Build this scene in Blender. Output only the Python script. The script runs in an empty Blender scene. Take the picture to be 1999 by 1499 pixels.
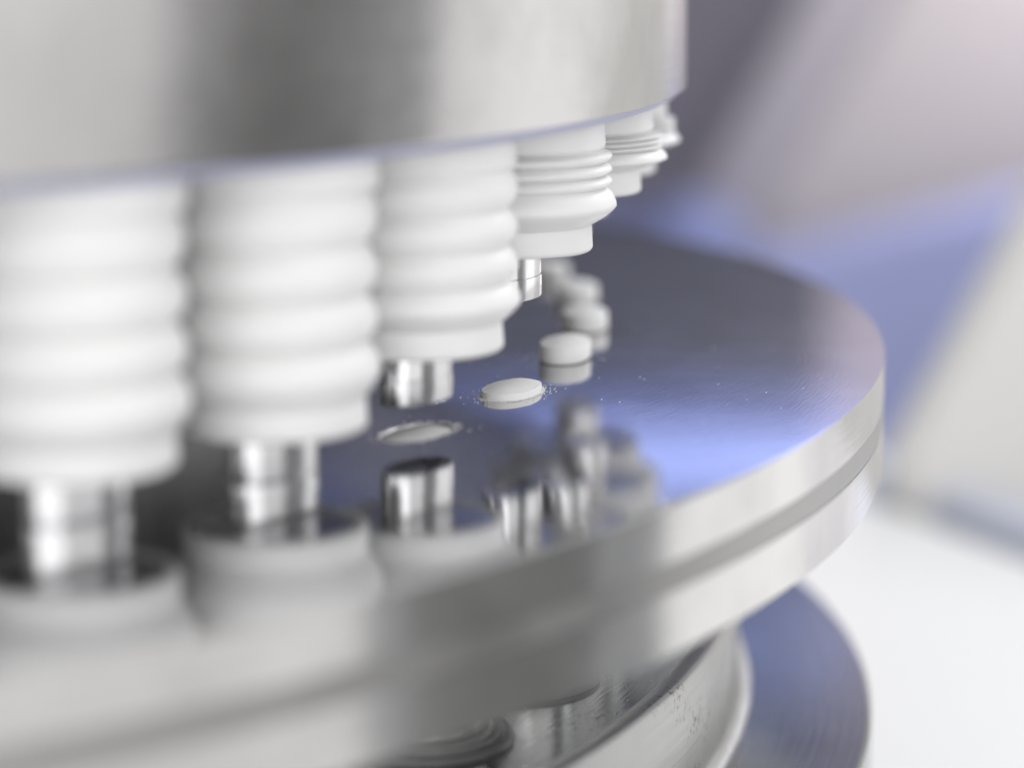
import bpy, bmesh, math, random
from mathutils import Vector, Matrix

random.seed(7)
S = 0.26                      # metres per unit: the die table has radius 1 unit = 26 cm
scene = bpy.context.scene
COL = scene.collection

# ------------------------------------------------------------------ camera
YAW, PITCH, ROLL = 0.4299, 0.1802, -0.0015
cam_d = bpy.data.cameras.new('camera')
cam = bpy.data.objects.new('camera', cam_d)
COL.objects.link(cam)
cam.location = Vector((0.0, -1.8296, 0.2580)) * S
fw = Vector((math.sin(YAW) * math.cos(PITCH), math.cos(YAW) * math.cos(PITCH), -math.sin(PITCH)))
rt = Vector((math.cos(YAW), -math.sin(YAW), 0))
up = rt.cross(fw)
r2 = rt * math.cos(ROLL) + up * math.sin(ROLL)
u2 = -rt * math.sin(ROLL) + up * math.cos(ROLL)
cam.rotation_euler = Matrix((r2, u2, -fw)).transposed().to_euler()
cam_d.sensor_width = 36.0
cam_d.lens = 4940.7 / 1999 * 36.0
cam_d.clip_start = 0.01
cam_d.clip_end = 50.0
cam_d.dof.use_dof = True
cam_d.dof.focus_distance = 1.405 * S
cam_d.dof.aperture_fstop = 7.0
scene.camera = cam

# ------------------------------------------------------------------ world, lamps, exposure
world = bpy.data.worlds.new('World')
scene.world = world
world.use_nodes = True
world.node_tree.nodes['Background'].inputs['Color'].default_value = (0.95, 0.965, 1.0, 1)
world.node_tree.nodes['Background'].inputs['Strength'].default_value = 0.52


C0L = Vector((0, -1.8296, 0))
FL = Vector((math.sin(YAW), math.cos(YAW), 0))
RL = Vector((math.cos(YAW), -math.sin(YAW), 0))


def area_lamp(name, loc, target, sx, sy, radiance, color):
    l = bpy.data.lights.new(name, 'AREA')
    l.shape = 'RECTANGLE'
    l.size, l.size_y = sx * S, sy * S
    l.energy = radiance * math.pi * sx * sy * S * S      # emitted radiance -> watts
    l.color = color
    o = bpy.data.objects.new(name, l)
    COL.objects.link(o)
    o.location = Vector(loc) * S
    d = (Vector(target) - Vector(loc)).normalized()
    o.rotation_euler = d.to_track_quat('-Z', 'Y').to_euler()
    return o


area_lamp('softbox_lamp', (3.05, 0.58, 0.20), (0.0, 0.58, 0.20), 2.75, 3.2, 0.95, (1.0, 0.985, 0.965))
area_lamp('softbox_lamp', (2.15, -3.40, 0.00), (0.35, -0.85, 0.00), 2.9, 3.0, 0.72, (1.0, 0.975, 0.95))
area_lamp('front_fill_lamp', (-1.2, -5.0, 0.9), (0.3, -0.6, 0.1), 5.2, 4.2, 1.75, (1.0, 0.99, 0.98))  # unseen fill added to brighten the bellows fronts
area_lamp('left_fill_lamp', (-3.6, -2.6, 0.5), (0.2, -0.7, 0.1), 3.2, 3.2, 1.7, (1.0, 0.99, 0.98))  # unseen fill added to lighten the left flanks of the bellows
area_lamp('overhead_fill_lamp', (1.6, -0.8, 3.4), (0.8, -0.2, 0.0), 3.8, 3.8, 1.4, (1.0, 0.99, 0.975))  # unseen overhead fill added for the bench and bellows tops
area_lamp('added_key_lamp', (2.9, 1.0, 1.9), (0.65, -0.4, 0.05), 1.4, 0.9, 11.0, (0.94, 0.96, 1.0))  # added out of view to brighten tablets and right sides of bellows
bl = C0L + FL * 6.0 + RL * 0.0
area_lamp('unseen_blue_lamp', (bl.x, bl.y, 1.04), (bl.x - FL.x, bl.y - FL.y, 0.99), 1.7, 0.13, 1.9, (0.36, 0.46, 1.0))  # unseen blue strip, mirrored as the blue glow on the table
area_lamp('unseen_blue_lamp', (bl.x, bl.y, 0.905), (bl.x - FL.x, bl.y - FL.y, 0.86), 1.7, 0.13, 0.38, (0.24, 0.34, 1.0))  # dimmer strip added below to fade that glow into the dark
area_lamp('added_warm_wash_lamp', (3.9, 2.4, 1.3), (3.9, 3.2, 0.2), 1.0, 0.8, 19.0, (1.0, 0.92, 0.91))  # added out of view to brighten the background towards the upper right

scene.view_settings.view_transform = 'Standard'
scene.view_settings.look = 'None'
scene.view_settings.exposure = -0.08
scene.view_settings.gamma = 1.0
scene.view_settings.use_curve_mapping = False
scene.render.engine = 'CYCLES'
scene.cycles.use_denoising = True
scene.cycles.max_bounces = 10
scene.cycles.glossy_bounces = 8
scene.cycles.sample_clamp_indirect = 6.0


# ------------------------------------------------------------------ materials
def mat(name):
    m = bpy.data.materials.new(name)
    m.use_nodes = True
    nt = m.node_tree
    return m, nt, nt.nodes['Principled BSDF']


def node(nt, kind, **kw):
    n = nt.nodes.new(kind)
    for k, v in kw.items():
        if isinstance(k, str) and k in n.inputs:
            n.inputs[k].default_value = v
        else:
            setattr(n, k, v)
    return n


def math_node(nt, op, a, b=None):
    n = nt.nodes.new('ShaderNodeMath')
    n.operation = op
    for i, v in enumerate((a, b)):
        if v is None:
            continue
        if hasattr(v, 'is_linked') or hasattr(v, 'links'):
            nt.links.new(v, n.inputs[i])
        else:
            n.inputs[i].default_value = v
    return n.outputs[0]


def polar(nt):
    """returns sockets: radius, angle, z (all in table radii / radians) of the object position"""
    tc = nt.nodes.new('ShaderNodeTexCoord')
    sp = nt.nodes.new('ShaderNodeSeparateXYZ')
    nt.links.new(tc.outputs['Object'], sp.inputs[0])
    x, y, z = sp.outputs
    xx = math_node(nt, 'MULTIPLY', x, x)
    yy = math_node(nt, 'MULTIPLY', y, y)
    r = math_node(nt, 'SQRT', math_node(nt, 'ADD', xx, yy))
    r = math_node(nt, 'MULTIPLY', r, 1 / S)
    th = math_node(nt, 'ARCTAN2', y, x)
    zz = math_node(nt, 'MULTIPLY', z, 1 / S)
    return r, th, zz


def combine(nt, a, b, c):
    n = nt.nodes.new('ShaderNodeCombineXYZ')
    for i, v in enumerate((a, b, c)):
        if hasattr(v, 'links'):
            nt.links.new(v, n.inputs[i])
        else:
            n.inputs[i].default_value = v
    return n.outputs[0]


def noise(nt, vec, scale, detail=3.0, rough=0.55):
    n = nt.nodes.new('ShaderNodeTexNoise')
    n.inputs['Scale'].default_value = scale
    n.inputs['Detail'].default_value = detail
    n.inputs['Roughness'].default_value = rough
    if vec is not None:
        nt.links.new(vec, n.inputs['Vector'])
    return n.outputs['Fac']


def ramp(nt, fac, stops):
    n = nt.nodes.new('ShaderNodeValToRGB')
    el = n.color_ramp.elements
    while len(el) < len(stops):
        el.new(0.5)
    for e, (p, c) in zip(el, stops):
        e.position = p
        e.color = c if len(c) == 4 else (*c, 1)
    nt.links.new(fac, n.inputs[0])
    return n.outputs[0]


def maprange(nt, fac, a, b, c, d):
    n = nt.nodes.new('ShaderNodeMapRange')
    nt.links.new(fac, n.inputs[0])
    for i, v in enumerate((a, b, c, d)):
        n.inputs[i + 1].default_value = v
    return n.outputs[0]


def bump(nt, bsdf, height, strength, dist):
    n = nt.nodes.new('ShaderNodeBump')
    n.inputs['Strength'].default_value = strength
    n.inputs['Distance'].default_value = dist * S
    nt.links.new(height, n.inputs['Height'])
    nt.links.new(n.outputs[0], bsdf.inputs['Normal'])


def turned_steel(name, base, rough0, rough1, streak=0.25, spots=False, smear=True):
    """lathe-turned steel: fine rings round the axis, smears, optional rust specks"""
    m, nt, b = mat(name)
    r, th, z = polar(nt)
    b.inputs['Metallic'].default_value = 1.0
    rz = math_node(nt, 'ADD', r, z)
    fine = noise(nt, combine(nt, math_node(nt, 'MULTIPLY', r, 420), math_node(nt, 'MULTIPLY', th, 6),
                             math_node(nt, 'MULTIPLY', z, 420)), 1.0, 3)
    blot = noise(nt, combine(nt, math_node(nt, 'MULTIPLY', r, 14), math_node(nt, 'MULTIPLY', th, 12),
                             math_node(nt, 'MULTIPLY', z, 14)), 1.0, 5, 0.6)
    lo = tuple(c * 0.80 for c in base)
    col = ramp(nt, blot, [(0.3, lo), (0.62, base)])
    if spots:
        sp = noise(nt, combine(nt, math_node(nt, 'MULTIPLY', r, 260), math_node(nt, 'MULTIPLY', th, 210),
                               math_node(nt, 'MULTIPLY', z, 200)), 1.0, 4, 0.7)
        big = noise(nt, combine(nt, math_node(nt, 'MULTIPLY', r, 18), math_node(nt, 'MULTIPLY', th, 14),
                                math_node(nt, 'MULTIPLY', z, 24)), 1.0, 2)
        msk = math_node(nt, 'MULTIPLY', maprange(nt, sp, 0.54, 0.63, 0, 1), maprange(nt, big, 0.48, 0.60, 0, 1))
        mx = nt.nodes.new('ShaderNodeMix')
        mx.data_type = 'RGBA'
        nt.links.new(msk, mx.inputs[0])
        nt.links.new(col, mx.inputs[6])
        mx.inputs[7].default_value = (0.10, 0.085, 0.075, 1)
        col = mx.outputs[2]
    nt.links.new(col, b.inputs['Base Color'])
    rr = math_node(nt, 'ADD', math_node(nt, 'MULTIPLY', fine, 0.35), math_node(nt, 'MULTIPLY', blot, 0.65))
    nt.links.new(maprange(nt, rr, 0.3, 0.7, rough0, rough1), b.inputs['Roughness'])
    bump(nt, b, fine, streak, 0.0006)
    return m


def table_steel():
    """polished die table: mirror with a fine hammered grain and scratches"""
    m, nt, b = mat('polished_table_steel')
    r, th, z = polar(nt)
    b.inputs['Metallic'].default_value = 1.0
    grain = noise(nt, combine(nt, math_node(nt, 'MULTIPLY', r, 620), math_node(nt, 'MULTIPLY', th, 60), 0.0), 1.0, 3, 0.6)
    wear = noise(nt, combine(nt, math_node(nt, 'MULTIPLY', r, 16), math_node(nt, 'MULTIPLY', th, 9), 3.0), 1.0, 5, 0.6)
    scr = noise(nt, combine(nt, math_node(nt, 'MULTIPLY', r, 700), math_node(nt, 'MULTIPLY', th, 14), 7.0), 1.0, 2, 0.5)
    nt.links.new(ramp(nt, wear, [(0.3, (0.50, 0.50, 0.51)), (0.65, (0.60, 0.60, 0.605))]), b.inputs['Base Color'])
    nt.links.new(maprange(nt, wear, 0.3, 0.7, 0.04, 0.085), b.inputs['Roughness'])
    h = math_node(nt, 'ADD', grain, math_node(nt, 'MULTIPLY', scr, 0.35))
    bump(nt, b, h, 0.045, 0.0006)
    return m


def chrome(name, base=(0.74, 0.74, 0.745), rough=0.15):
    m, nt, b = mat(name)
    tc = nt.nodes.new('ShaderNodeTexCoord')
    n = noise(nt, tc.outputs['Object'], 420, 3)
    b.inputs['Metallic'].default_value = 1.0
    b.inputs['Base Color'].default_value = (*base, 1)
    nt.links.new(maprange(nt, n, 0.3, 0.7, rough * 0.6, rough * 1.6), b.inputs['Roughness'])
    return m


def plain(name, base, rough, vary=0.06, scale=60, bmp=0.0, bdist=0.001, metallic=0.0, sss=0.0):
    m, nt, b = mat(name)
    tc = nt.nodes.new('ShaderNodeTexCoord')
    n = noise(nt, tc.outputs['Object'], scale, 5, 0.6)
    lo = tuple(c * (1 - vary) for c in base)
    nt.links.new(ramp(nt, n, [(0.3, lo), (0.7, base)]), b.inputs['Base Color'])
    b.inputs['Roughness'].default_value = rough
    b.inputs['Metallic'].default_value = metallic
    if sss:
        b.inputs['Subsurface Weight'].default_value = sss
        b.inputs['Subsurface Radius'].default_value = (1.0, 0.95, 0.9)
        b.inputs['Subsurface Scale'].default_value = 0.0022
    if bmp:
        n2 = noise(nt, tc.outputs['Object'], scale * 12, 3, 0.6)
        bump(nt, b, n2, bmp, bdist)
    return m


M_DRUM = turned_steel('turned_drum_steel', (0.54, 0.53, 0.525), 0.13, 0.24)
M_EDGE = plain('edge_ring_reflected_blue', (0.42, 0.44, 0.62), 0.3, 0.08, 20)  # blue reflection along the drum edge put into the ring's colour
M_TABLE = table_steel()
M_RIM = turned_steel('turned_rim_steel', (0.57, 0.565, 0.555), 0.09, 0.16)
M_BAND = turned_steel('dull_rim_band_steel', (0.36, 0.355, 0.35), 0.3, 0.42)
M_HUB = turned_steel('hub_steel', (0.34, 0.34, 0.34), 0.3, 0.45)
M_LOWER = turned_steel('lower_turret_steel', (0.47, 0.47, 0.465), 0.30, 0.46, 0.4, spots=True)
M_FLOOR = turned_steel('lower_floor_steel', (0.36, 0.365, 0.36), 0.10, 0.24, 0.25, spots=True)
M_APRON = turned_steel('lower_apron_steel', (0.27, 0.28, 0.27), 0.10, 0.20, 0.2)
M_SEAL = plain('grey_seal_rubber', (0.15, 0.15, 0.15), 0.28, 0.2, 80)
M_CHROME = chrome('polished_punch_chrome')
M_BARREL = chrome('lower_barrel_chrome', (0.66, 0.66, 0.66), 0.14)
M_RUBBER = plain('white_silicone', (0.86, 0.86, 0.855), 0.45, 0.06, 40, 0.04, 0.0005)
M_TABLET = plain('pressed_white_powder', (0.94, 0.935, 0.925), 0.75, 0.05, 300, 0.35, 0.0006)
M_POWDER = plain('loose_white_powder', (0.85, 0.85, 0.84), 0.8, 0.03, 100)
M_BENCH = plain('white_machine_paint', (0.77, 0.77, 0.765), 0.4, 0.02, 8)
M_PANEL = plain('pale_panel_paint', (0.78, 0.765, 0.74), 0.5, 0.03, 6)
M_RAIL = plain('blue_grey_rail', (0.55, 0.58, 0.68), 0.4, 0.03, 8)
M_WALL = plain('lavender_grey_wall', (0.33, 0.315, 0.385), 0.7, 0.1, 3)
M_BLUE = plain('blue_cabinet_paint', (0.20, 0.235, 0.46), 0.5, 0.1, 4)
M_DARKBLUE = plain('navy_cabinet_paint', (0.10, 0.12, 0.27), 0.5, 0.1, 4)
M_POST = plain('dark_post_paint', (0.33, 0.33, 0.325), 0.6, 0.1, 5)
M_LAV = plain('lavender_cabinet_paint', (0.34, 0.37, 0.64), 0.5, 0.1, 4)
M_UPPER = plain('unseen_dark_slab_paint', (0.075, 0.08, 0.115), 0.5, 0.1, 4)  # for the unseen slab that darkens the table's reflection
M_MID = plain('grey_housing_paint', (0.42, 0.40, 0.445), 0.6, 0.08, 4)
M_PINK = plain('pale_housing_paint', (0.55, 0.52, 0.53), 0.5, 0.05, 4)


# ------------------------------------------------------------------ mesh helpers
def finish(name, bm, material, parent=None, smooth_angle=35):
    me = bpy.data.meshes.new(name)
    bmesh.ops.recalc_face_normals(bm, faces=bm.faces)
    for v in bm.verts:
        v.co *= S
    bm.to_mesh(me)
    bm.free()
    me.materials.append(material)
    me.polygons.foreach_set('use_smooth', [True] * len(me.polygons))
    me.set_sharp_from_angle(angle=math.radians(smooth_angle))
    o = bpy.data.objects.new(name, me)
    COL.objects.link(o)
    if parent:
        o.parent = parent
    return o


def empty(name, loc=(0, 0, 0), rz=0.0):
    o = bpy.data.objects.new(name, None)
    o.empty_display_size = 0.01
    COL.objects.link(o)
    o.location = Vector(loc) * S
    o.rotation_euler = (0, 0, rz)
    return o


def tag(o, label=None, cat=None, group=None, kind=None):
    if label:
        o['label'] = label
    if cat:
        o['category'] = cat
    if group:
        o['group'] = group
    if kind:
        o['kind'] = kind
    return o


def lathe(bm, prof, seg=96, closed=False):
    """revolve (r, z) points about z; r == 0 closes on the axis"""
    rings = []
    for r, z in prof:
        if r <= 1e-9:
            rings.append([bm.verts.new((0, 0, z))])
        else:
            rings.append([bm.verts.new((r * math.cos(2 * math.pi * i / seg), r * math.sin(2 * math.pi * i / seg), z))
                          for i in range(seg)])
    pairs = list(zip(rings, rings[1:]))
    if closed:
        pairs.append((rings[-1], rings[0]))
    for a, b in pairs:
        for i in range(seg):
            j = (i + 1) % seg
            if len(a) == 1 and len(b) == 1:
                continue
            if len(a) == 1:
                bm.faces.new((a[0], b[i], b[j]))
            elif len(b) == 1:
                bm.faces.new((a[i], a[j], b[0]))
            else:
                bm.faces.new((a[i], a[j], b[j], b[i]))
    return rings


def oval(a, b, n=64, p=2.25):
    """superellipse outline: b along x (radial), a along y (tangential)"""
    pts = []
    for i in range(n):
        t = 2 * math.pi * i / n
        c, s = math.cos(t), math.sin(t)
        pts.append((b * math.copysign(abs(c) ** (2 / p), c), a * math.copysign(abs(s) ** (2 / p), s)))
    return pts


OA, OB = 0.0258, 0.0146


def oval_stack(bm, levels, n=64):
    """stack of scaled ovals: (scale offset inwards, z); offset None closes to a point"""
    rings = []
    for off, z in levels:
        if off is None:
            rings.append([bm.verts.new((0, 0, z))])
        else:
            rings.append([bm.verts.new((x, y, z)) for x, y in oval(OA - off, OB - off, n)])
    for a, b in zip(rings, rings[1:]):
        for i in range(n):
            j = (i + 1) % n
            if len(a) == 1:
                bm.faces.new((a[0], b[i], b[j]))
            elif len(b) == 1:
                bm.faces.new((a[i], a[j], b[0]))
            else:
                bm.faces.new((a[i], a[j], b[j], b[i]))


def dome(z, h, sgn=1, rim=0.0):
    """levels of a shallow oval dome from the edge towards the middle"""
    out = []
    for k in range(1, 9):
        t = k / 8.0
        off = rim + (OB - rim) * t
        zz = z + sgn * h * (1 - (1 - t) ** 2)
        out.append((off if k < 8 else None, zz))
    return out


PITCH_R, PHI0, DELTA = 0.8110, -1.2195, 0.14722


def station(k):
    a = PHI0 + DELTA * k
    return (PITCH_R * math.cos(a), PITCH_R * math.sin(a), 0.0), a


STATIONS = list(range(0, 8))

# ------------------------------------------------------------------ setting
bm = bmesh.new()


def box(bm, x0, x1, y0, y1, z0, z1):
    v = [bm.verts.new(c) for c in ((x0, y0, z0), (x1, y0, z0), (x1, y1, z0), (x0, y1, z0),
                                   (x0, y0, z1), (x1, y0, z1), (x1, y1, z1), (x0, y1, z1))]
    for f in ((0, 3, 2, 1), (4, 5, 6, 7), (0, 1, 5, 4), (1, 2, 6, 5), (2, 3, 7, 6), (3, 0, 4, 7)):
        bm.faces.new([v[i] for i in f])


def bevel(bm, w, seg=3):
    bmesh.ops.bevel(bm, geom=list(bm.edges), offset=w, segments=seg, affect='EDGES', profile=0.5)


def view_frame():
    """horizontal axes of the photographer's line of sight, for standing things behind the machine"""
    return Vector((math.sin(YAW), math.cos(YAW), 0)), Vector((math.cos(YAW), -math.sin(YAW), 0))


F, R_ = view_frame()
C0 = Vector((0, -1.8296, 0))


def standing_slab(name, material, along0, along1, z0, z1, dist, thick, bev=0.02, parent=None):
    bm = bmesh.new()
    box(bm, along0, along1, 0, thick, z0, z1)
    bevel(bm, bev)
    M = Matrix.Translation(C0 + F * dist) @ Matrix((R_, F, Vector((0, 0, 1)))).transposed().to_4x4()
    bm.transform(M)
    return finish(name, bm, material, parent)


# bench plate under the machine
bm = bmesh.new()
v = [bm.verts.new(p) for p in ((-2.2, -2.3, -0.42), (0.45, -2.3, -0.42), (0.9, -1.3, -0.42), (1.40, -0.42, -0.42), (1.62, 0.28, -0.42), (1.63, 2.2, -0.42), (-2.2, 2.2, -0.42))]
f = bm.faces.new(v)
ext = bmesh.ops.extrude_face_region(bm, geom=[f])
for e in ext['geom']:
    if isinstance(e, bmesh.types.BMVert):
        e.co.z -= 0.10
bevel(bm, 0.012)
tag(finish('machine_bench', bm, M_BENCH), kind='structure')

wall = standing_slab('back_wall', M_WALL, -4.0, 5.0, -2.2, 3.4, 6.6, 0.1)
tag(wall, kind='structure')

# ------------------------------------------------------------------ turret
turret = tag(empty('turret', (0, 0, -0.42)),
             'large round brushed steel turret with mirror die table between upper drum and lower ring', 'turret')


def into(o, parent):
    """keep an object that was built in world space at its place below a parent"""
    o.parent = parent
    o.matrix_parent_inverse = parent.matrix_basis.inverted()
    return o


# upper drum
bm = bmesh.new()
RD, HD = 0.8743, 0.1568
lathe(bm, [(0, 0.46), (RD - 0.006, 0.46), (RD, 0.454), (RD, HD + 0.0015), (RD - 0.0004, HD + 0.0004), (RD - 0.0014, HD),
           (RD - 0.0062, HD - 0.0003), (0, HD - 0.0003)], 320)
drum = into(finish('upper_drum', bm, M_DRUM), turret)
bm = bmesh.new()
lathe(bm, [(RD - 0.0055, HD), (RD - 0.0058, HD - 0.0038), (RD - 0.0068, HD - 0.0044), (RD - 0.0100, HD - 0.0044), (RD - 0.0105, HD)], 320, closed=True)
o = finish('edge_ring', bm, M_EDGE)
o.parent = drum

# die table with real oval bores
bm = bmesh.new()
T = 0.0715
SEG = 360
rings = lathe(bm, [(0.9998, 0), (1.0, -0.0003), (1.0, -0.0268), (0.9994, -0.0269), (0.9994, -0.0406),
                   (1.0, -0.0407), (1.0, -T + 0.0015), (0.9985, -T), (0.0, -T)], SEG)
outer = rings[0]
edges = []
for i in range(SEG):
    e = bm.edges.get((outer[i], outer[(i + 1) % SEG]))
    edges.append(e)
for k in STATIONS:
    (cx, cy, _), a = station(k)
    ca, sa = math.cos(a), math.sin(a)
    N = 64
    top, mid, bot = [], [], []
    for (x, y), (x2, y2) in zip(oval(OA + 0.0011, OB + 0.0011, N), oval(OA + 0.0004, OB + 0.0004, N)):
        top.append(bm.verts.new((cx + x * ca - y * sa, cy + x * sa + y * ca, 0)))
        mid.append(bm.verts.new((cx + x2 * ca - y2 * sa, cy + x2 * sa + y2 * ca, -0.0007)))
        bot.append(bm.verts.new((cx + x2 * ca - y2 * sa, cy + x2 * sa + y2 * ca, -0.06)))
    for i in range(N):
        j = (i + 1) % N
        bm.faces.new((top[i], top[j], mid[j], mid[i]))
        bm.faces.new((mid[i], mid[j], bot[j], bot[i]))
        edges.append(bm.edges.get((top[i], top[j])))
bmesh.ops.triangle_fill(bm, use_beauty=True, use_dissolve=False, edges=edges, normal=(0, 0, 1))
table = into(finish('die_table', bm, M_TABLE, smooth_angle=8), turret)
table.data.materials.append(M_RIM)
for p in table.data.polygons:
    if abs(p.normal.z) > 0.999:
        p.use_smooth = False
for p in table.data.polygons:
    c = p.center / S
    if math.hypot(c.x, c.y) > 0.9985 and abs(p.normal.z) < 0.9:
        p.material_index = 1
table.data.materials.append(M_CHROME)
for p in table.data.polygons:
    c = p.center / S
    if math.hypot(c.x, c.y) < 0.95 and abs(p.normal.z) < 0.98:
        p.material_index = 2
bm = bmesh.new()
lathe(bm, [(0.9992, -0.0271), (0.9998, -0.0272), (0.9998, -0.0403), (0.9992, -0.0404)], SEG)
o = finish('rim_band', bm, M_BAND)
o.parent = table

FLOOR = -0.164
# hub between the levels
bm = bmesh.new()
lathe(bm, [(0.62, HD - 0.0005), (0.62, 0.012), (0.625, 0.006), (0.632, 0.0005)], 200)
o = into(finish('hub', bm, M_HUB), turret)
bm = bmesh.new()
lathe(bm, [(0.62, -T - 0.0005), (0.62, FLOOR + 0.001)], 200)
o2 = finish('hub_core', bm, M_HUB)
o2.parent = o

# lower turret: sunken floor, raised lip, wall with fillet, sloping apron
FLOOR = -0.164
bm = bmesh.new()
fil = []
for i in range(9):
    t = math.radians(90 * i / 8)
    fil.append((0.9127 + 0.009 - 0.009 * math.cos(t), -0.2200 - 0.0090 * math.sin(t)))
lathe(bm, [(0.895, FLOOR - 0.002), (0.8955, FLOOR + 0.001), (0.8985, -0.1585), (0.9000, -0.1575), (0.9085, -0.1570), (0.9105, -0.1576),
           (0.9127, -0.1600)] + fil, 320)
low = into(finish('lower_turret', bm, M_LOWER, smooth_angle=50), turret)
bm = bmesh.new()
lathe(bm, [(0.60, FLOOR), (0.8953, FLOOR)], 320)
o = finish('floor_ring', bm, M_FLOOR)
o.parent = low
bm = bmesh.new()
lathe(bm, [(0.9212, -0.2289), (0.995, -0.2289), (0.9972, -0.2298), (0.9978, -0.2380), (0.9978, -0.330), (0.95, -0.335), (0.95, -0.419)], 320)
o = finish('apron', bm, M_APRON, smooth_angle=8)
for p in o.data.polygons:
    if abs(p.normal.z) > 0.999:
        p.use_smooth = False
o.parent = low

# seal rings round the lower punches
bm = bmesh.new()
lathe(bm, [(0.0362, 0.0), (0.0362, 0.0060), (0.0372, 0.0068), (0.0390, 0.0062), (0.0398, 0.0040), (0.0412, 0.0040), (0.0420, 0.0056),
           (0.0432, 0.0056), (0.0440, 0.0030), (0.0465, 0.0030), (0.0478, 0.0042), (0.0495, 0.0036), (0.0503, 0.0)], 72)
seal0 = finish('seal_ring', bm, M_SEAL)
for n, k in enumerate(STATIONS[:6]):
    s = seal0 if n == 0 else seal0.copy()
    if n:
        COL.objects.link(s)
    (cx, cy, _), a = station(k)
    s.parent = low
    s.location = Vector((cx, cy, FLOOR + 0.0004)) * S
    s.rotation_euler = (0, 0, a)

# ------------------------------------------------------------------ upper punches
CUFF_Z = 0.1365
TOP_Z = HD - 0.0006
COLLAR_H = 0.0145
TIP_L = 0.0262


def pitches(zc):
    """heights of the four folds, from the top one down"""
    span = CUFF_Z - (zc + COLLAR_H)
    last = max(0.012, min(0.0225, span * 0.5)) if span < 0.07 else span * 0.265
    rest = (span - last) / 3
    return [rest * 1.06, rest, rest * 0.94, last]


def bellows_profile(zc):
    span = CUFF_Z - (zc + COLLAR_H)
    t = max(0.0, min(1.0, (span - 0.02) / 0.08))          # 0 squeezed .. 1 stretched
    r_out = 0.0572 * (1 - t) + 0.0501 * t
    r_in = 0.0530 * (1 - t) + 0.0441 * t
    z = CUFF_Z
    prof = [(0.0500, z + 0.0006)]
    ps = pitches(zc)
    for i, p in enumerate(ps):
        lastf = i == len(ps) - 1
        ro = r_out + (0.0012 + 0.0018 * (1 - t) if lastf else 0.0)
        ri_next = 0.0437 if lastf else r_in
        ri = r_in if i else min(r_in + 0.002, 0.0495)
        n = 12
        for q in range(n + 1):
            u = q / n
            if lastf:
                # rounded brim high up, then a straight cone down to the collar
                if u < 0.5:
                    w = u / 0.5
                    rr = ri + (ro - ri) * (math.sin(w * math.pi / 2) ** 0.62)
                    zz = z - p * 0.50 * w
                else:
                    w = (u - 0.5) / 0.5
                    s = 0.55 * w ** 1.6 + 0.45 * w ** 1.05
                    rr = ro + (ri_next - ro) * s
                    zz = z - p * (0.50 + 0.50 * w)
            else:
                w = abs(math.sin(u * math.pi)) ** 0.8
                rr = (ri + (ri_next - ri) * u) + (ro - (ri + (ri_next - ri) * u)) * w
                zz = z - p * u
            prof.append((rr, zz))
        z -= p
    return prof


def upper_punch(k, zc, label):
    loc, a = station(k)
    root = tag(empty('upper_punch', loc, a), label, 'punch', 'upper punches hanging from the drum')
    bm = bmesh.new()
    lathe(bm, bellows_profile(zc), 96)
    be = finish('bellows', bm, M_RUBBER, root, 60)
    bm = bmesh.new()
    lathe(bm, [(0.03, TOP_Z), (0.0500, TOP_Z), (0.0506, TOP_Z - 0.001), (0.0516, CUFF_Z + 0.003), (0.0510, CUFF_Z + 0.0011), (0.0495, CUFF_Z + 0.0003), (0.044, CUFF_Z)], 96)
    cu = finish('cuff', bm, M_RUBBER, be, 50)
    bm = bmesh.new()
    zt = zc + COLLAR_H
    arc = [(0.0448 - 0.0028 + 0.0028 * math.cos(math.radians(d)), zc + 0.0028 - 0.0028 * math.sin(math.radians(d))) for d in range(0, 91, 15)]
    lathe(bm, [(0.0385, zt + 0.0004), (0.0434, zt), (0.0441, zt - 0.0010)] + arc + [(0.0405, zc), (0.0400, zc + 0.0006), (0.0400, zc + 0.005)], 96)
    finish('collar', bm, M_RUBBER, root, 50)
    bm = bmesh.new()
    lathe(bm, [(0.0402, zc + 0.0045), (0.0398, zc + 0.0026), (0.0390, zc + 0.0018), (0.0300, zc + 0.0016), (0, zc + 0.0016)], 72)
    finish('barrel_face', bm, M_BARREL, root, 40)
    bm = bmesh.new()
    zb = zc - TIP_L
    oval_stack(bm, [(0.0004, zc + 0.006), (0.0004, zb + 0.0128), (0.0009, zb + 0.0125), (0.0009, zb + 0.0122), (0.0, zb + 0.0119), (0.0, zb + 0.0007), (0.0002, zb + 0.0002), (0.0007, zb)] + dome(zb, 0.0030, 1, 0.0007))
    finish('punch_tip', bm, M_CHROME, root, 30)
    return root


UP = {
    0: (0.0235, 'stretched white bellows punch at far left, largest, pressed into the table'),
    1: (0.0232, 'second white bellows punch from left, stretched, pressed into the table'),
    2: (0.0440, 'third white bellows punch from left, hovering just above the open oval bore'),
    3: (0.0806, 'half squeezed white bellows punch whose bright tip hangs above the rising tablet'),
    4: (0.1008, 'squeezed white bellows punch with fine folds, second from the right drum edge'),
    5: (0.1010, 'squeezed white bellows punch at the drum edge, furthest right in the row'),
    6: (0.1010, 'hidden white bellows punch directly behind the rightmost one, seen mirrored in the table'),
}
for k, (zc, lab) in UP.items():
    upper_punch(k, zc, lab)

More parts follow.
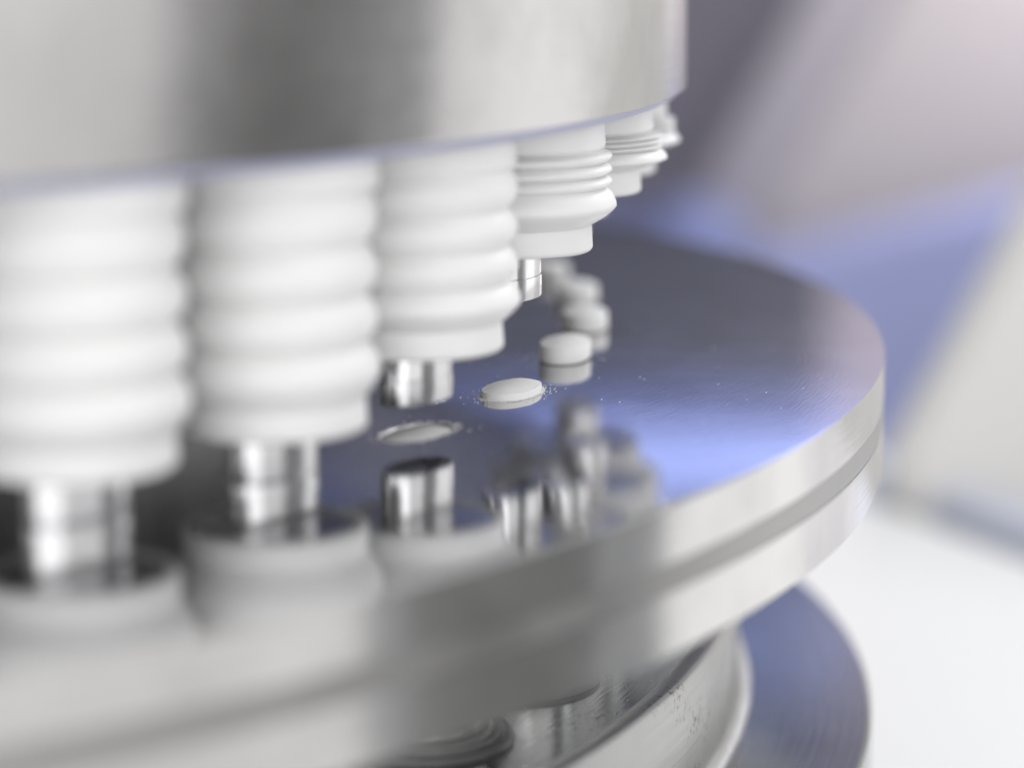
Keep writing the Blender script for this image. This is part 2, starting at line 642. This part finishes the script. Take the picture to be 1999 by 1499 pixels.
# ------------------------------------------------------------------ lower punches
bm = bmesh.new()
lathe(bm, [(0, -0.30), (0.0355, -0.30), (0.0355, -0.0930), (0.0345, -0.0915), (0.030, -0.0900), (0, -0.0900)], 72)
LB = finish('barrel', bm, M_BARREL, None, 30)
bm = bmesh.new()
oval_stack(bm, [(0.0006, -0.0925), (0.0006, -0.022), (0.0, -0.0215), (0.0, -0.0150), (0.0006, -0.0145)] + dome(-0.0145, 0.0026, -1, 0.0006))
LT = finish('punch_tip', bm, M_CHROME, None, 30)
LOWLAB = {0: 'steel lower punch beneath the far left end of the die table',
          1: 'steel lower punch beneath the table, second from the left',
          2: 'shiny steel lower punch barrel standing at bottom centre below the table rim',
          3: 'steel lower punch whose foot shows inside the dark ringed seal right of bottom centre',
          4: 'steel lower punch behind the ringed seal, hidden under the right of the table',
          5: 'hindmost steel lower punch hidden under the right side of the table'}
for n, k in enumerate(range(6)):
    loc, a = station(k)
    root = tag(empty('lower_punch', loc, a), LOWLAB[k], 'punch', 'lower punches under the die table')
    for src in (LB, LT):
        o = src if n == 0 else src.copy()
        if n:
            COL.objects.link(o)
        o.parent = root

# ------------------------------------------------------------------ tablets
TH = 0.0106


def tablet_mesh(chip=0.0):
    bm = bmesh.new()
    lv = [(None, 0.0006), (0.006, 0.0004), (0.0012, 0.0), (0.0002, 0.0005), (0.0, 0.0012), (0.0, TH - 0.0006), (0.0003, TH), (0.0010, TH + 0.0001)]
    oval_stack(bm, lv + dome(TH + 0.0001, 0.0022, 1, 0.0010), 80)
    return bm


TAB0 = None
TAB = {2: (-0.0124, 'oval white tablet lying sunk inside the open bore, left of centre'),
       3: (-0.0066, 'oval white tablet half risen from the table, ringed by loose powder crumbs'),
       4: (0.0002, 'thick white oval tablet standing on the mirror table, nearest of the standing group'),
       5: (0.0002, 'blurred white oval tablet standing furthest right, second of the standing group'),
       6: (0.0002, 'blurred white oval tablet, third of the group, right behind the rightmost one'),
       7: (0.0002, 'faint white oval tablet just right of the hanging bright punch tip')}
for k, (z, lab) in TAB.items():
    loc, a = station(k)
    if TAB0 is None:
        TAB0 = o = finish('tablet', tablet_mesh(), M_TABLET, None, 40)
    else:
        o = TAB0.copy()
        COL.objects.link(o)
    tw = {5: 0.06, 6: -0.08, 7: 0.10}.get(k, 0.0)
    o.location = Vector((loc[0], loc[1], z)) * S
    o.rotation_euler = (0, 0, a + tw)
    tag(o, lab, 'tablet', 'white oval tablets on the die table')

# ------------------------------------------------------------------ powder crumbs
bm = bmesh.new()


def crumb(x, y, z, r):
    m = Matrix.Translation((x, y, z)) @ Matrix.Rotation(random.random() * 6.28, 4, Vector((random.random(), random.random(), 0.3)).normalized()) \
        @ Matrix.Diagonal((r, r * random.uniform(0.6, 1.0), r * random.uniform(0.6, 1.0), 1))
    bmesh.ops.create_icosphere(bm, subdivisions=1, radius=1.0, matrix=m)


def ring_crumbs(k, n, spread, rmin, rmax, z0=0.0):
    loc, a = station(k)
    ca, sa = math.cos(a), math.sin(a)
    for _ in range(n):
        t = random.random() * 6.283
        off = 0.0004 + abs(random.gauss(0, spread))
        c, s = math.cos(t), math.sin(t)
        x = (OB + off) * math.copysign(abs(c) ** (2 / 2.25), c)
        y = (OA + off) * math.copysign(abs(s) ** (2 / 2.25), s)
        r = random.uniform(rmin, rmax)
        crumb(loc[0] + x * ca - y * sa, loc[1] + x * sa + y * ca, z0 + r * 0.6, r)


ring_crumbs(3, 420, 0.0007, 0.0002, 0.0006)
ring_crumbs(3, 110, 0.0065, 0.00018, 0.00045)
ring_crumbs(2, 120, 0.0030, 0.0002, 0.0005)
ring_crumbs(4, 60, 0.0090, 0.0002, 0.0004)
for _ in range(90):
    a = PHI0 + DELTA * random.uniform(1.5, 6.0)
    r = random.uniform(0.72, 0.985)
    crumb(r * math.cos(a), r * math.sin(a), 0.0002, random.uniform(0.00015, 0.00038))
for _ in range(140):
    a = PHI0 + DELTA * random.uniform(0.8, 4.0)
    r = random.uniform(0.78, 0.89)
    crumb(r * math.cos(a), r * math.sin(a), FLOOR + 0.0003, random.uniform(0.00025, 0.0007))
tag(finish('powder_crumbs', bm, M_POWDER), 'fine white powder crumbs scattered on the steel table', 'powder', kind='stuff')

# ------------------------------------------------------------------ things behind the machine
# pale panel with a slanted left edge, standing behind the bench at the right
bm = bmesh.new()
pts = [(1.64, -0.46), (1.625, -0.36), (2.19, 0.62), (3.0, 0.62), (3.0, -0.46)]
fr = [bm.verts.new((x, 0.62 - (x - 1.5) * 0.12, z)) for x, z in pts]
f = bm.faces.new(fr)
ext = bmesh.ops.extrude_face_region(bm, geom=[f])
for e in ext['geom']:
    if isinstance(e, bmesh.types.BMVert):
        e.co.y += 0.06
bevel(bm, 0.01)
tag(finish('side_panel', bm, M_PANEL), 'pale beige slanted edge panel standing blurred at the right', 'panel')
# rail at the back edge of the bench
bm = bmesh.new()
a0, a1 = Vector((1.73, -0.2, -0.42)), Vector((1.73, 2.4, -0.42))
d = (a1 - a0).normalized()
nrm = Vector((-d.y, d.x, 0))
box(bm, 0, (a1 - a0).length, 0, 0.075, -0.06, 0.02)
bevel(bm, 0.01)
bm.transform(Matrix.Translation(a0) @ Matrix((d, nrm, Vector((0, 0, 1)))).transposed().to_4x4())
tag(finish('bench_rail', bm, M_RAIL), 'pale blue grey rail along the back edge of the white bench', 'rail')

tag(standing_slab('navy_cabinet', M_DARKBLUE, -1.6, 0.30, -1.6, -0.40, 5.5, 0.5, 0.03),
    'dark navy blurred cabinet far behind the punches', 'cabinet')
tag(standing_slab('blue_cabinet', M_BLUE, 0.31, 0.52, -1.7, -0.37, 5.4, 0.5, 0.05),
    'low blue blurred cabinet behind the right of the table', 'cabinet')
tag(standing_slab('unseen_dark_slab', M_UPPER, -2.6, 0.78, 0.42, 1.9, 6.2, 0.39, 0.03),  # unseen slab added to darken what the die table mirrors
    'dark grey slab added out of view, mirrored as the dark part of the die table', 'cabinet')


def standing_sheet(name, material, pts, dist, thick, bev=0.03):
    bm = bmesh.new()
    f = bm.faces.new([bm.verts.new((x, 0, z)) for x, z in pts])
    ext = bmesh.ops.extrude_face_region(bm, geom=[f])
    for e in ext['geom']:
        if isinstance(e, bmesh.types.BMVert):
            e.co.y += thick
    bevel(bm, bev)
    bm.transform(Matrix.Translation(C0 + F * dist) @ Matrix((R_, F, Vector((0, 0, 1)))).transposed().to_4x4())
    return finish(name, bm, material)


tag(standing_sheet('lavender_cabinet', M_LAV, ((0.53, -1.7), (0.53, -0.47), (1.2, -0.30), (2.4, -0.18), (2.4, -1.7)), 5.45, 0.2),
    'lavender blurred cabinet right of the low blue one', 'cabinet')
tag(standing_sheet('grey_housing', M_MID, ((0.30, -0.70), (0.42, -0.42), (0.72, 0.17), (1.02, 0.75), (2.8, 0.75), (2.8, -0.70)), 5.95, 0.2),
    'mid grey blurred housing with slanted side, left of the paler one', 'housing')
tag(standing_sheet('pale_housing', M_PINK, ((0.44, -0.70), (0.62, -0.36), (0.93, 0.17), (1.25, 0.75), (2.8, 0.75), (2.8, -0.70)), 5.91, 0.2),
    'pale warm grey blurred housing with slanted side at the upper right', 'housing')
# dark upright of the machine frame, mirrored as the dark stripe in drum and rim
bm = bmesh.new()
box(bm, 2.55, 2.75, -1.95, -1.14, -1.4, 1.6)
bevel(bm, 0.02)
tag(finish('frame_post', bm, M_POST), 'dark grey upright frame post mirrored as a dark stripe in the drum', 'post')
